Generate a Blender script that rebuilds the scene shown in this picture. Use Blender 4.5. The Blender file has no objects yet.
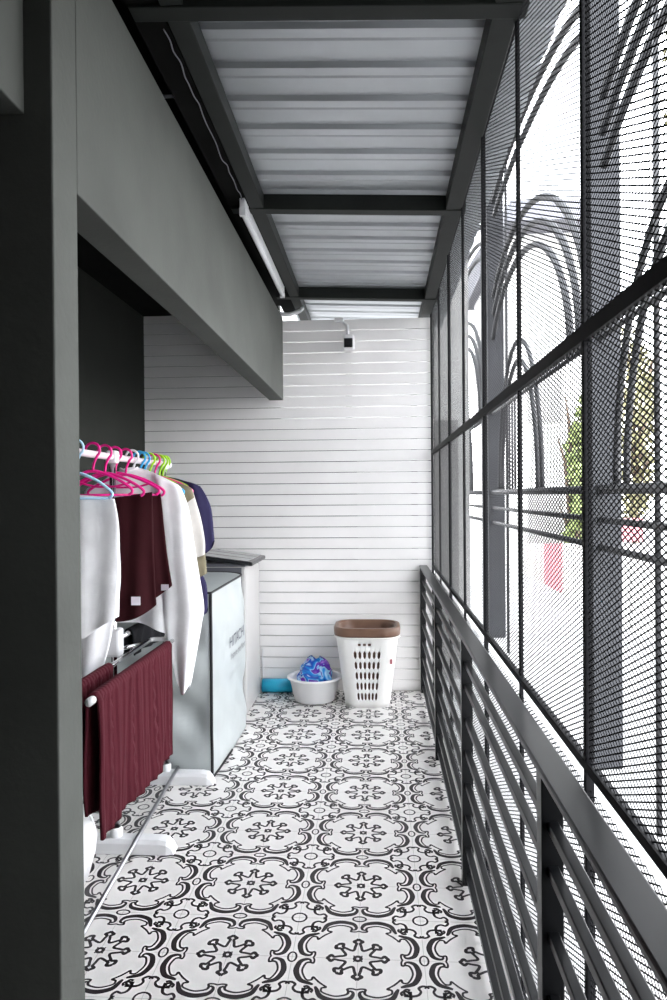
import bpy, math, random
import numpy as np
from mathutils import Vector, Matrix
from mathutils.bvhtree import BVHTree
S = bpy.context.scene
C = S.collection
PI = math.pi
random.seed(4)
rng = np.random.default_rng(7)

# ------------------------------------------------------------------ camera, sky, exposure
cd = bpy.data.cameras.new('camera'); cam = bpy.data.objects.new('camera', cd); C.objects.link(cam)
cd.sensor_fit = 'VERTICAL'; cd.sensor_height = 36; cd.lens = 36 * 705.695 / 1000
cd.clip_start = 0.02; cd.clip_end = 300
yaw, pitch, roll = .0630058, -.0063314, -.00804711
f = Vector((-math.sin(yaw) * math.cos(pitch), math.cos(yaw) * math.cos(pitch), math.sin(pitch)))
r0 = Vector((math.cos(yaw), math.sin(yaw), 0)); u0 = r0.cross(f)
r1 = r0 * math.cos(roll) + u0 * math.sin(roll); u1 = u0 * math.cos(roll) - r0 * math.sin(roll)
M = Matrix((r1, u1, -f)).transposed().to_4x4(); M.translation = (0, 0, 1.405364)
cam.matrix_world = M
S.camera = cam
w = bpy.data.worlds.new('overcast_sky'); S.world = w; w.use_nodes = True
nt = w.node_tree; bgn = nt.nodes['Background']
tc = nt.nodes.new('ShaderNodeTexCoord'); sx = nt.nodes.new('ShaderNodeSeparateXYZ'); cr = nt.nodes.new('ShaderNodeValToRGB')
nt.links.new(tc.outputs['Generated'], sx.inputs[0]); nt.links.new(sx.outputs['Z'], cr.inputs[0]); nt.links.new(cr.outputs[0], bgn.inputs['Color'])
cr.color_ramp.elements[0].color = (.98, .98, 1, 1); cr.color_ramp.elements[1].color = (.86, .92, 1, 1)
bgn.inputs['Strength'].default_value = 9.2
S.view_settings.view_transform = 'Standard'; S.view_settings.look = 'None'
S.view_settings.gamma = 1; S.view_settings.use_curve_mapping = False
S.view_settings.exposure = 0.62
S.cycles.max_bounces = 10; S.cycles.diffuse_bounces = 6; S.cycles.glossy_bounces = 4
S.cycles.use_denoising = True
S.cycles.sample_clamp_indirect = 12

# ------------------------------------------------------------------ materials
def mat(name, col, rough=.6, metal=0, spec=.5, noise=None, bump=None, trans=None, coat=0):
    m = bpy.data.materials.new(name); m.use_nodes = True; n = m.node_tree.nodes; l = m.node_tree.links
    b = n['Principled BSDF']; b.inputs['Base Color'].default_value = (*col, 1)
    b.inputs['Roughness'].default_value = rough; b.inputs['Metallic'].default_value = metal
    b.inputs['Specular IOR Level'].default_value = spec
    b.inputs['Coat Weight'].default_value = coat
    tcn = n.new('ShaderNodeTexCoord')
    if noise:
        sc, amt = noise
        t = n.new('ShaderNodeTexNoise'); t.inputs['Scale'].default_value = sc; t.inputs['Detail'].default_value = 5
        rp = n.new('ShaderNodeValToRGB')
        rp.color_ramp.elements[0].color = (*[c * (1 - amt) for c in col], 1); rp.color_ramp.elements[0].position = .3
        rp.color_ramp.elements[1].color = (*[min(1, c * (1 + amt)) for c in col], 1); rp.color_ramp.elements[1].position = .7
        l.new(tcn.outputs['Object'], t.inputs[0]); l.new(t.outputs[0], rp.inputs[0]); l.new(rp.outputs[0], b.inputs['Base Color'])
    if bump:
        sc, st = bump
        t = n.new('ShaderNodeTexNoise'); t.inputs['Scale'].default_value = sc; t.inputs['Detail'].default_value = 3
        bp = n.new('ShaderNodeBump'); bp.inputs['Strength'].default_value = st; bp.inputs['Distance'].default_value = .01
        l.new(tcn.outputs['Object'], t.inputs[0]); l.new(t.outputs[0], bp.inputs['Height']); l.new(bp.outputs[0], b.inputs['Normal'])
    if trans:
        b.inputs['Transmission Weight'].default_value = trans
    return m
M_TILE = mat('cream_tile', (.79, .765, .74), .3, noise=(2, .03))
M_INK = mat('black_tile_pattern', (.014, .010, .013), .35)
M_GROUT = mat('pale_grout', (.55, .53, .51), .8)
M_PAINT = mat('dark_grey_paint', (.088, .092, .084), .8, spec=.2, noise=(3, .12), bump=(60, .08))
M_WALLD = mat('charcoal_wall_paint', (.032, .034, .030), .9, spec=.1, noise=(2, .12))
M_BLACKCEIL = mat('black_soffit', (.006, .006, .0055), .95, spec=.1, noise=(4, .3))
M_FRAME = mat('black_green_steel', (.013, .015, .013), .55, spec=.25, noise=(8, .15))
M_PLANK = mat('white_board_paint', (.80, .785, .775), .6, noise=(4, .03), bump=(40, .05))
M_SHEET = mat('galvanised_sheet', (.52, .54, .56), .40, metal=.75, noise=(1.5, .15), bump=(3, .12))
M_STEEL = mat('black_gloss_steel', (.005, .0053, .006), .30, spec=.28)
M_MESH = mat('black_coated_mesh', (.004, .004, .005), .6, spec=.12)
M_CONC = mat('pale_concrete', (.36, .355, .345), .85, noise=(1.5, .1))
M_PILLAR = mat('dark_painted_pillar', (.030, .031, .035), .8, noise=(3, .15))
M_IRON = mat('wrought_iron', (.014, .014, .016), .6)
M_WHITEP = mat('white_plastic', (.78, .78, .79), .35)
M_BASKET = mat('white_basket_plastic', (.80, .79, .77), .4)
M_BROWN = mat('brown_plastic', (.155, .082, .052), .38, noise=(12, .12))
M_DARKP = mat('black_plastic', (.012, .012, .014), .25)
M_CHROME = mat('polished_tube', (.75, .75, .77), .14, metal=1)
M_ROD = mat('dull_steel_rod', (.42, .42, .44), .38, metal=1)
M_COVER = mat('pale_grey_cover_sheet', (.40, .43, .43), .42, noise=(3, .05), bump=(6, .25))
M_PIPING = mat('black_piping', (.008, .008, .010), .6)
M_PRINT = mat('grey_print', (.12, .122, .15), .6)
M_PRINT2 = mat('light_grey_print', (.22, .225, .24), .6)
M_APPL = mat('appliance_white', (.47, .46, .45), .4)
M_APPLG = mat('appliance_grey', (.10, .10, .115), .4)
M_GLASS = mat('grey_lid_panel', (.42, .42, .42), .18, noise=(5, .08))
M_BLUEPIPE = mat('blue_pipe_plastic', (.02, .42, .66), .35)
M_PINK = mat('hot_pink_plastic', (.80, .012, .25), .3)
M_LBLUE = mat('pale_blue_plastic', (.45, .68, .88), .3)
M_BLUE = mat('bright_blue_plastic', (.04, .38, .72), .3)
M_GREEN = mat('lime_plastic', (.36, .68, .02), .3)
M_RAIL = mat('pale_rail_plastic', (.80, .66, .70), .35)
def cloth(name, col, sc=900, st=.15): return mat(name, col, .9, spec=.15, noise=(14, .06), bump=(sc, st))
M_WCLOTH = cloth('white_cotton', (.90, .895, .91))
M_MAROON = cloth('dark_maroon_jersey', (.030, .005, .007))
M_NAVY = cloth('purple_navy_cotton', (.030, .026, .072))
M_OLIVE = cloth('olive_cotton', (.20, .175, .115))
M_CREAM = cloth('cream_cotton', (.60, .57, .53))
M_BLACKC = cloth('black_cotton', (.008, .008, .010))
M_TAG = cloth('pale_tag', (.72, .66, .72))
M_KNIT = cloth('red_cable_knit', (.072, .010, .017), 350, .5)
M_RED = mat('red_paint', (.50, .17, .19), .5)
M_LEAF = mat('green_leaves', (.15, .19, .06), .7, noise=(3, .4))
M_LEAFB = mat('olive_brown_leaves', (.17, .16, .08), .7, noise=(3, .4))
M_BARK = mat('bark', (.10, .07, .05), .9)
M_HOUSE = mat('white_render', (.75, .74, .72), .9)
M_GREYW = mat('grey_render', (.24, .235, .23), .9)
M_ROOFG = mat('grey_roof', (.16, .16, .18), .7)

def knit_bump(m):                                  # vertical ribs and small stitches
    n = m.node_tree.nodes; l = m.node_tree.links; b = n['Principled BSDF']
    tcn = n.new('ShaderNodeTexCoord'); wv = n.new('ShaderNodeTexWave'); wv.wave_type = 'BANDS'; wv.bands_direction = 'Y'
    wv.inputs['Scale'].default_value = 14; wv.inputs['Distortion'].default_value = .8
    bp = n.new('ShaderNodeBump'); bp.inputs['Strength'].default_value = .5; bp.inputs['Distance'].default_value = .006
    l.new(tcn.outputs['Object'], wv.inputs[0]); l.new(wv.outputs[0], bp.inputs['Height'])
    old = b.inputs['Normal'].links[0].from_node
    l.new(old.outputs[0], bp.inputs['Normal']); l.new(bp.outputs[0], b.inputs['Normal'])
knit_bump(M_KNIT)
def packet_mat():
    m = bpy.data.materials.new('blue_purple_packet_film'); m.use_nodes = True; n = m.node_tree.nodes; l = m.node_tree.links
    b = n['Principled BSDF']; b.inputs['Roughness'].default_value = .2
    tcn = n.new('ShaderNodeTexCoord'); t = n.new('ShaderNodeTexNoise'); t.inputs['Scale'].default_value = 9; t.inputs['Detail'].default_value = 2
    t.inputs['Distortion'].default_value = 1.2
    rp = n.new('ShaderNodeValToRGB'); rp.color_ramp.interpolation = 'EASE'
    e = rp.color_ramp.elements
    e[0].position = .30; e[0].color = (.16, .02, .38, 1); e[1].position = .72; e[1].color = (.40, .20, .66, 1)
    for p, c in ((.38, (.35, .55, .75)), (.42, (.01, .06, .40)), (.50, (.01, .22, .62)), (.55, (.30, .55, .80)), (.575, (.08, .02, .35))):
        x = e.new(p); x.color = (*c, 1)
    sp = n.new('ShaderNodeSeparateXYZ'); l.new(tcn.outputs['Object'], sp.inputs[0])       # purple panel towards one side
    ma = n.new('ShaderNodeMath'); ma.operation = 'MULTIPLY_ADD'; ma.inputs[1].default_value = .9; l.new(sp.outputs['X'], ma.inputs[0])
    l.new(tcn.outputs['Object'], t.inputs[0]); l.new(t.outputs[0], ma.inputs[2]); l.new(ma.outputs[0], rp.inputs[0]); l.new(rp.outputs[0], b.inputs['Base Color'])
    return m
M_PACK = packet_mat()

# ------------------------------------------------------------------ mesh helpers
class MB:
    def __init__(s): s.v = []; s.f = []; s.mi = []; s.m = 0
    def add(s, vs, fs):
        k = len(s.v); s.v += [tuple(map(float, p)) for p in vs]
        for q in fs: s.f.append([i + k for i in q]); s.mi.append(s.m)
        return s
    def box(s, a, b):
        x0, y0, z0 = a; x1, y1, z1 = b
        return s.add([(x0, y0, z0), (x1, y0, z0), (x1, y1, z0), (x0, y1, z0), (x0, y0, z1), (x1, y0, z1), (x1, y1, z1), (x0, y1, z1)],
                     [(0, 3, 2, 1), (4, 5, 6, 7), (0, 1, 5, 4), (1, 2, 6, 5), (2, 3, 7, 6), (3, 0, 4, 7)])
    def bar(s, p, q, wx, wz, up=(0, 0, 1)):            # rectangular bar between two points
        p = Vector(p); q = Vector(q); d = (q - p).normalized(); u = Vector(up); sd = d.cross(u).normalized(); u = sd.cross(d)
        vs = []
        for c in (p, q):
            for a, b in ((-1, -1), (1, -1), (1, 1), (-1, 1)): vs.append(c + sd * a * wx / 2 + u * b * wz / 2)
        return s.add(vs, [(3, 2, 1, 0), (4, 5, 6, 7), (0, 1, 5, 4), (1, 2, 6, 5), (2, 3, 7, 6), (3, 0, 4, 7)])
    def tube(s, pts, r, n=8, closed=False):
        P = [Vector(p) for p in pts]; N = len(P); rs = r if isinstance(r, (list, tuple)) else [r] * N
        vs = []; up = None
        for i, p in enumerate(P):
            a = P[i - 1] if (i or closed) else P[i]; b = P[(i + 1) % N] if (i < N - 1 or closed) else P[i]
            d = (b - a).normalized()
            if up is None:
                up = Vector((0, 0, 1)) if abs(d.z) < .9 else Vector((1, 0, 0))
            sd = d.cross(up).normalized(); up = sd.cross(d).normalized()
            for k in range(n):
                t = 2 * PI * k / n; vs.append(p + (sd * math.cos(t) + up * math.sin(t)) * rs[i])
        fs = []
        for i in range(N if closed else N - 1):
            j = (i + 1) % N
            for k in range(n): fs.append((i * n + k, i * n + (k + 1) % n, j * n + (k + 1) % n, j * n + k))
        if not closed: fs += [tuple(range(n))[::-1], tuple((N - 1) * n + k for k in range(n))]
        return s.add(vs, fs)
    def loft(s, rings, cap0=True, cap1=True, closed=True):
        n = len(rings[0]); vs = [p for r in rings for p in r]; fs = []
        for i in range(len(rings) - 1):
            for k in range(n if closed else n - 1): fs.append((i * n + k, i * n + (k + 1) % n, (i + 1) * n + (k + 1) % n, (i + 1) * n + k))
        if cap0: fs.append(tuple(range(n))[::-1])
        if cap1: fs.append(tuple((len(rings) - 1) * n + k for k in range(n)))
        return s.add(vs, fs)
    def lathe(s, prof, c, n=40, sx=1, sy=1):
        return s.loft([[(c[0] + r * sx * math.cos(2 * PI * k / n), c[1] + r * sy * math.sin(2 * PI * k / n), c[2] + z) for k in range(n)] for r, z in prof], False, False)
    def build(s, name, m, parent=None, smooth=False, bevel=0):
        me = bpy.data.meshes.new(name); me.from_pydata(s.v, [], s.f)
        for x in (m if isinstance(m, (list, tuple)) else [m]): me.materials.append(x)
        if isinstance(m, (list, tuple)): me.polygons.foreach_set('material_index', s.mi)
        if smooth: me.polygons.foreach_set('use_smooth', [True] * len(me.polygons))
        me.update()
        return link(name, me, parent, bevel)
def link(name, me, parent=None, bevel=0):
    o = bpy.data.objects.new(name, me); C.objects.link(o)
    if parent:
        o.parent = parent; o.matrix_parent_inverse = Matrix.Translation(-Vector(parent.location))
    if bevel:
        b = o.modifiers.new('bevel', 'BEVEL'); b.width = bevel; b.segments = 2; b.limit_method = 'ANGLE'
    return o
def thing(name, label, cat, loc=(0, 0, 0), group=None):
    o = bpy.data.objects.new(name, None); C.objects.link(o); o.location = loc; o.empty_display_size = .1
    return tag(o, label, cat, group)
def tag(o, label, cat, group=None, kind=None):
    o['label'] = label; o['category'] = cat
    if group: o['group'] = group
    if kind: o['kind'] = kind
    return o
def struct(o, label, cat): return tag(o, label, cat, None, 'structure')
def recalc(o):
    import bmesh
    bm = bmesh.new(); bm.from_mesh(o.data); bmesh.ops.recalc_face_normals(bm, faces=bm.faces); bm.to_mesh(o.data); bm.free(); return o
def smoothline(P, k=6, closed=False):
    P = [np.array(p, float) for p in P]; out = []; N = len(P)
    for i in range(N if closed else N - 1):
        if closed: a, b, c, d = P[i - 1], P[i], P[(i + 1) % N], P[(i + 2) % N]
        else: a, b, c, d = P[max(i - 1, 0)], P[i], P[i + 1], P[min(i + 2, N - 1)]
        for j in range(k):
            t = j / k
            out.append(.5 * ((2 * b) + (c - a) * t + (2 * a - 5 * b + 4 * c - d) * t * t + (3 * b - a - 3 * c + d) * t ** 3))
    if not closed: out.append(P[-1])
    return out

# ------------------------------------------------------------------ floor with printed tiles
XL, XR, YN, YF = -1.70, .345, -1.2, 5.07
def tile_cell():
    quads = []                                        # one 0.4 m repeat, half-cell = 1
    def stroke(pts, wid, k=6, closed=False):
        L = np.array(smoothline(pts, k, closed)); n = len(L); wid = [a * 1.15 + .009 for a in wid] if isinstance(wid, list) else wid * 1.15 + .008
        W = np.interp(np.linspace(0, 1, n), np.linspace(0, 1, len(wid)), wid) if isinstance(wid, (list, tuple)) else np.full(n, wid)
        d = (np.roll(L, -1, 0) - np.roll(L, 1, 0)) if closed else np.gradient(L, axis=0)
        d /= np.linalg.norm(d, axis=1)[:, None] + 1e-9; nn = np.stack([-d[:, 1], d[:, 0]], -1)
        A = L + nn * W[:, None] / 2; B = L - nn * W[:, None] / 2
        return [np.array([A[i], A[(i + 1) % n], B[(i + 1) % n], B[i]]) for i in range(n if closed else n - 1)]
    def pol(r, a): return (r * math.cos(math.radians(a)), r * math.sin(math.radians(a)))
    def circ(cx, cy, rx, ry, wd, n=14): return stroke([(cx + rx * math.cos(2 * PI * i / n), cy + ry * math.sin(2 * PI * i / n)) for i in range(n)], wd, 1, True)
    def dot(cx, cy, r): return [np.array([(cx - r, cy - r), (cx + r, cy - r), (cx + r, cy + r), (cx - r, cy + r)])]
    e = []                                            # drawn once, then mirrored eight ways
    e += stroke([(.595, .63), (.57, .69), (.50, .83), (.31, .905), (.12, .87), (.055, .80), (.05, .73), (.10, .70)], [.02, .045, .065, .07, .06, .045, .03, .02])
    e += stroke([(.545, .545), (.48, .60), (.44, .64), (.50, .665), (.485, .745), (.31, .815), (.15, .78), (.115, .72), (.13, .665), (.06, .655), (0, .675)], [.022, .018, .026, .022, .018, .018, .022, .03, .022, .018, .018])
    e += stroke([pol(.48, 0), pol(.445, 3), pol(.415, 9), pol(.385, 7), pol(.36, 4.5), pol(.29, 9), pol(.225, 15), pol(.205, 22.5), pol(.225, 30), pol(.29, 37), pol(.36, 40.5), pol(.385, 37), pol(.42, 35), pol(.45, 41), pol(.44, 45)],
                [.03, .04, .045, .035, .032, .032, .034, .032, .032, .035, .045, .04, .03], 5)
    e += stroke([pol(.33, 45), pol(.33, 41)], .035, 1)
    q = [(.44, 0), (.445, .06), (.40, .115), (.33, .09), (.26, .13), (.235, .22), (.25, .30), (.32, .33), (.37, .29), (.35, .24)]
    e += stroke([(1 - a, 1 - b) for a, b in q], [.022, .03, .03, .024, .03, .034, .03, .024, .026, .03], 5)
    e += stroke([(1 - .44, 1 - .0), (1 - .40, 1 - .03)], .02, 1)
    for sx_ in (1, -1):
        for sy_ in (1, -1):
            for sw in (0, 1):
                for p in e:
                    g = p[:, ::-1] if sw else p
                    g = g * [sx_, sy_]
                    if sx_ * sy_ * (-1 if sw else 1) < 0: g = g[::-1]
                    quads.append(g)
    for sx_ in (1, -1):
        for sy_ in (1, -1): quads += dot(sx_ * (1 - .30), sy_ * (1 - .245), .03) + dot(sx_ * (1 - .245), sy_ * (1 - .30), .03)
    quads += circ(0, 0, .05, .05, .04)
    for k in range(4): quads += dot(*pol(.085, 45 + 90 * k), .012)
    quads += circ(1, 1, .12, .12, .022) + circ(0, 1, .11, .065, .02) + circ(1, 0, .065, .11, .02)
    out = []
    for p in quads:                                   # all faces up
        a = np.cross(p[1] - p[0], p[2] - p[0])
        out.append(p if a > 0 else p[::-1])
    return np.array(out) * .2
cell = tile_cell()
mb = MB()
mb.box((XL - .1, YN - .1, -.12), (XR + .02, YF + .06, 0))
V = [np.array(mb.v)]; nq = 0
for i in range(-4, 4):
    for j in range(-9, 9):
        c = cell + [-.47165 + .4 * i, 2.13028 + .4 * j]
        cc = c.mean(1)
        c = c[(cc[:, 0] > XL) & (cc[:, 0] < XR) & (cc[:, 1] > YN) & (cc[:, 1] < YF)]
        if len(c): V.append(np.concatenate([c.reshape(-1, 2), np.full((len(c) * 4, 1), .0004)], 1)); nq += len(c)
gl = []
for i in range(-7, 9):
    x = -.47165 + .2 * i
    if XL < x < XR: gl.append(((x - .0009, YN), (x + .0009, YN), (x + .0009, YF), (x - .0009, YF)))
for j in range(-16, 16):
    y = 2.13028 + .2 * j
    if YN < y < YF: gl.append(((XL, y - .0009), (XR, y - .0009), (XR, y + .0009), (XL, y + .0009)))
V.append(np.array([(x, y, .0002) for q in gl for x, y in q])); ng = len(gl)
V = np.concatenate(V)
F = [list(q) for q in mb.f] + (np.arange(nq * 4 + ng * 4).reshape(-1, 4) + 8).tolist()
me = bpy.data.meshes.new('floor'); me.from_pydata(V.tolist(), [], F)
for m_ in (M_TILE, M_INK, M_GROUT): me.materials.append(m_)
me.polygons.foreach_set('material_index', [0] * 6 + [1] * nq + [2] * ng); me.update()
struct(link('floor', me), 'cream floor tiles printed with black scrollwork medallions', 'floor')

# ------------------------------------------------------------------ walls, column, beam
WZ = 2.66; PITCH = .0785
mb = MB()
k = 0; z = .004
while z < 2.70:
    top = min(z + PITCH - .0045, 2.77)
    dx = rng.uniform(-.004, .004)
    xr = .372
    xr_top = .40 if top < 2.68 else -.70
    mb.box((XL - .02, YF + rng.uniform(0, .0015), z), (xr_top, YF + .018, top)); z += PITCH; k += 1
wb = struct(mb.build('wall_back', M_PLANK, None, False, .0015), 'white painted horizontal board wall with thin gaps at far end', 'wall')
for x in (-1.5, -.72, -.205, .262, .385):
    b = MB().box((x - .022, YF + .0185, 0), (x + .022, YF + .06, 2.66)).build('batten', M_FRAME, wb)
struct(MB().box((-3.5, YF + .32, -.1), (-.75, YF + .42, 3.2)).box((-.75, YF + .32, -.1), (-.16, YF + .42, 1.95)).build('wall_behind', M_WALLD), 'dark neighbouring wall showing through the board gaps', 'wall')
struct(MB().box((-.16, YF + .42, -.1), (.62, YF + .5, 1.98)).build('wall_beyond', M_GREYW), 'grey low wall beyond the board wall', 'wall')
struct(MB().box((-3.5, 6.7, -3.05), (.86, 6.8, 5.5)).build('light_block_far', M_CONC), 'added tall pale wall keeping sky off the roof sheet, seen as bright gaps in the board wall', 'wall')  # added to cut direct sky on the underside of the roof sheet
struct(MB().box((XL - .12, YN - .1, 0), (XL, YF + .06, 3.0)).build('wall_left', M_WALLD), 'charcoal painted wall behind the drying rack', 'wall')
struct(MB().box((XL - .1, YN - .2, 0), (.5, YN - .1, 3.0)).build('wall_front', M_WALLD), 'charcoal wall closing the balcony behind the viewer', 'wall')
struct(MB().box((-1.5, 1.425, 0), (-.666, 1.545, 2.86)).build('trim_1', M_PAINT, None, False, .004), 'dark grey painted concrete column in left foreground', 'column')
struct(MB().box((-.765, 1.545, 2.085), (-.666, 4.985, 2.672)).build('trim_2', M_PAINT, None, False, .003), 'grey concrete beam running overhead from column to board wall', 'beam')
struct(MB().box((-.83, YN - .1, 2.20), (-.725, 1.425, 2.518)).build('trim_3', M_PAINT, None, False, .003), 'short dark grey beam stub left of the column', 'beam')
struct(MB().box((.40, YN - .1, -.05), (.5, .93, 3.0)).build('light_block_right', M_WALLD), 'added unseen charcoal wall blocking street-side light beside the viewer', 'wall')  # added out of view to cut side light on the column
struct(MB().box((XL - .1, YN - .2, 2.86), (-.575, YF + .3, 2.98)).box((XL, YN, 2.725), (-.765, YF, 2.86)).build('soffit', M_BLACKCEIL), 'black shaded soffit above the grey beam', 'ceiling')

struct(MB().box((XL, YN - .1, 2.52), (.40, 1.30, 2.60)).build('light_block_near', M_BLACKCEIL), 'added unseen black panel above the viewer, blocking light', 'ceiling')  # added out of view; blocks light from the top of the mesh

# ------------------------------------------------------------------ metal roof
def rz(x): return 2.682 + (.39 - x) * .042            # underside of the roof frame, falling towards the street
rx0, rx1 = -.62, .52
prof = []
y = -1.25
while y < 5.7:                                       # trapezoid ribs with small stiffeners
    prof += [(y, 0), (y + .035, 0), (y + .047, .015), (y + .085, .015), (y + .095, 0), (y + .135, 0), (y + .142, .005), (y + .15, 0)]
    y += .19
mb = MB()
for dz in (0,):
    mb.loft([[(rx0, a, rz(rx0) + .072 + b) for a, b in prof], [(rx1, a, rz(rx1) + .072 + b) for a, b in prof]], False, False, False)
sh = struct(mb.build('ceiling', M_SHEET), 'ribbed galvanised metal roof sheet over the balcony', 'ceiling')
so = sh.modifiers.new('thick', 'SOLIDIFY'); so.thickness = .0015; so.offset = 1
struct(MB().box((-.67, YN - .2, 2.735), (-.58, YF + .05, 2.86)).build('trim_5', M_BLACKCEIL), 'black edge board beside the metal roof', 'trim')
for lab, y in (('black steel roof beam across the top of view', 1.905), ('black steel roof beam second from the viewer', 3.245), ('black steel roof beam nearest the board wall', 4.69), ('black steel roof beam above the viewer', .5)):
    b = MB(); xa, xb = -.665, .405
    b.add([(xa, y - .03, rz(xa)), (xb, y - .03, rz(xb)), (xb, y + .03, rz(xb)), (xa, y + .03, rz(xa)), (xa, y - .03, rz(xa) + .07), (xb, y - .03, rz(xb) + .07), (xb, y + .03, rz(xb) + .07), (xa, y + .03, rz(xa) + .07)],
          [(0, 3, 2, 1), (4, 5, 6, 7), (0, 1, 5, 4), (1, 2, 6, 5), (2, 3, 7, 6), (3, 0, 4, 7)])
    struct(b.build('roof_beam', M_FRAME, None, False, .003), lab, 'roof beam')
ysegs = [(YN, .47), (.53, 1.875), (1.935, 3.215), (3.275, 4.66), (4.72, 5.6)]
for nm, xa, xb, lab in (('roof_purlin', -.575, -.512, 'black steel purlin along the inner edge of the metal roof'), ('roof_purlin', .315, .385, 'black steel purlin along the outer edge of the metal roof')):
    b = MB()
    for ya, yb in ysegs: b.box((xa, ya, rz((xa + xb) / 2) + .004), (xb, yb, rz((xa + xb) / 2) + .07))
    struct(b.build(nm, M_FRAME, None, False, .003), lab, 'roof beam')
# fluorescent batten, conduits
t = thing('fluorescent_light', 'unlit white fluorescent tube along the inner roof purlin', 'light', (-.6, 3.9, 2.68))
MB().box((-.606, 3.12, 2.690), (-.582, 4.46, 2.735)).build('housing', M_WHITEP, t, False, .003)
MB().tube([(-.594, 3.15, 2.676), (-.594, 4.43, 2.676)], .0125, 12).build('tube', M_WHITEP, t, True)
for y in (3.135, 4.445): MB().box((-.608, y - .012, 2.66), (-.58, y + .012, 2.692)).build('lamp_holder', M_WHITEP, t)
tag(MB().tube([(-.76, 2.4, 2.785), (-.62, 2.41, 2.790)], .006).build('conduit', M_WHITEP, None, True), 'thin pale conduit crossing the dark gap above the beam', 'conduit')
tag(MB().tube(smoothline([(-.70, 4.93, 2.69), (-.62, 4.92, 2.675), (-.54, 4.93, 2.70), (-.515, 4.9, 2.715)]), .014).build('conduit', M_WHITEP, None, True), 'short bent white conduit where the beam meets the boards', 'conduit')
cb = MB(); pts = [(-.590 + rng.uniform(-.004, .004), 1.95 + .055 * i, 2.718 + rng.uniform(-.008, .004)) for i in range(22)]
tag(cb.tube(smoothline(pts, 3), .0022, 6).build('cable', M_ROOFG, None, True), 'thin loose cable along the inner roof purlin', 'cable')

# ------------------------------------------------------------------ security camera
t = thing('security_camera', 'small white security camera with black face high on the boards', 'camera', (-.205, 5.0, 2.45))
MB().box((-.234, 4.93, 2.432), (-.158, 5.02, 2.532)).build('body', M_WHITEP, t, False, .014)
MB().box((-.229, 4.922, 2.438), (-.168, 4.931, 2.503)).build('face', M_DARKP, t, False, .006)
MB().lathe([(.0, 0), (.014, 0), (.014, .004), (.0, .004)], (0, 0, 0), 16).build('lens', M_APPLG, t).matrix_world = Matrix.Translation((-.199, 4.921, 2.472)) @ Matrix.Rotation(PI / 2, 4, 'X')
MB().tube(smoothline([(-.205, 5.0, 2.525), (-.208, 5.01, 2.60), (-.222, 5.03, 2.625), (-.262, 5.04, 2.655)]), .011, 10).build('bracket', M_WHITEP, t, True)
MB().box((-.30, 5.02, 2.645), (-.235, 5.07, 2.672)).build('junction_box', M_WHITEP, t, False, .004)

# ------------------------------------------------------------------ railing
PY = [.075, 1.325, 2.565, 3.765, 5.035]
t = thing('railing', 'black steel balcony railing with broad handrail and horizontal bars', 'railing', (.315, 2, 0))
MB().box((.290, YN, .889), (.346, 5.065, .904)).build('handrail', M_STEEL, t, False, .004)
for y in PY: MB().box((.293, y - .02, .0006), (.333, y + .02, .889)).build('post', M_STEEL, t, False, .002)
for zt in (.808, .726, .606, .49, .373, .258, .143, .05):
    MB().box((.304, YN, zt - .02), (.324, 5.062, zt)).build('rail', M_STEEL, t, False, .002)

# ------------------------------------------------------------------ expanded mesh screen
MX = .385
def expanded(h, wlen, LW=.026, SW=.0112, st=.0029, dp=.0007):
    nz = int(h / (SW / 2)); ny = int(wlen / (LW / 2)) + 1
    ii = np.arange(ny); yy = ii * (wlen / (ny - 1)); hs = h / nz
    V = []; Fq = []; base = 0
    for kz in range(nz):
        par = (ii + kz) % 2                           # neighbouring zigzags touch at alternate nodes
        zz = (kz + par) * hs if kz % 1 == 0 else None
        zz = np.clip(zz, 0, h)
        sx_ = np.where(par == 1, .35, -.35) * dp      # strands lean in and out of the sheet
        c = np.stack([np.zeros(ny) + sx_, yy, zz], -1)
        off = np.array([(-dp / 2, 0, -st / 2), (dp / 2, 0, -st / 2), (dp / 2, 0, st / 2), (-dp / 2, 0, st / 2)])
        V.append((c[:, None, :] + off[None]).reshape(-1, 3))
        a = base + np.arange(ny - 1)[:, None] * 4
        for q in range(4):
            r = (q + 1) % 4
            Fq.append(np.concatenate([a + q, a + r, a + r + 4, a + q + 4], 1))
        base += ny * 4
    V = np.concatenate(V); Fq = np.concatenate(Fq)
    me = bpy.data.meshes.new('mesh_panel'); me.vertices.add(len(V)); me.vertices.foreach_set('co', V.astype(np.float32).ravel())
    me.loops.add(Fq.size); me.loops.foreach_set('vertex_index', Fq.astype(np.int32).ravel())
    me.polygons.add(len(Fq)); me.polygons.foreach_set('loop_start', np.arange(0, Fq.size, 4, dtype=np.int32))
    me.update(calc_edges=True); me.materials.append(M_MESH); return me
SY = [-1.156, .089, 1.334, 2.579, 3.824, 5.052]
t = thing('mesh_screen', 'black expanded metal mesh screen on thin steel frame outside the railing', 'screen', (MX, 2, 0))
zr = [(.035, .862), (.905, 1.695), (1.71, 2.70)]
for za, zb in zr:
    me = expanded(zb - za, 1.225)
    for y in SY[:-1]:
        o = link('mesh_panel', me, t); o.matrix_parent_inverse = Matrix.Translation((-MX, -2, 0)); o.location = (MX, y + .01, za)
for y in SY: MB().box((MX - .006, y - .007, .0), (MX + .010, y + .007, 2.72)).build('post', M_MESH, t, False, .001)
for y in SY[:-1]: MB().box((MX - .003, y + .616, .0), (MX + .008, y + .628, 2.72)).build('stud', M_MESH, t, False, .001)
for z, h in ((.02, .03), (.901, .018), (1.702, .030), (2.715, .04)):
    MB().box((MX - .007, SY[0], z - h / 2), (MX + .009, SY[-1], z + h / 2)).build('rail', M_MESH, t, False, .001)

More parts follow.
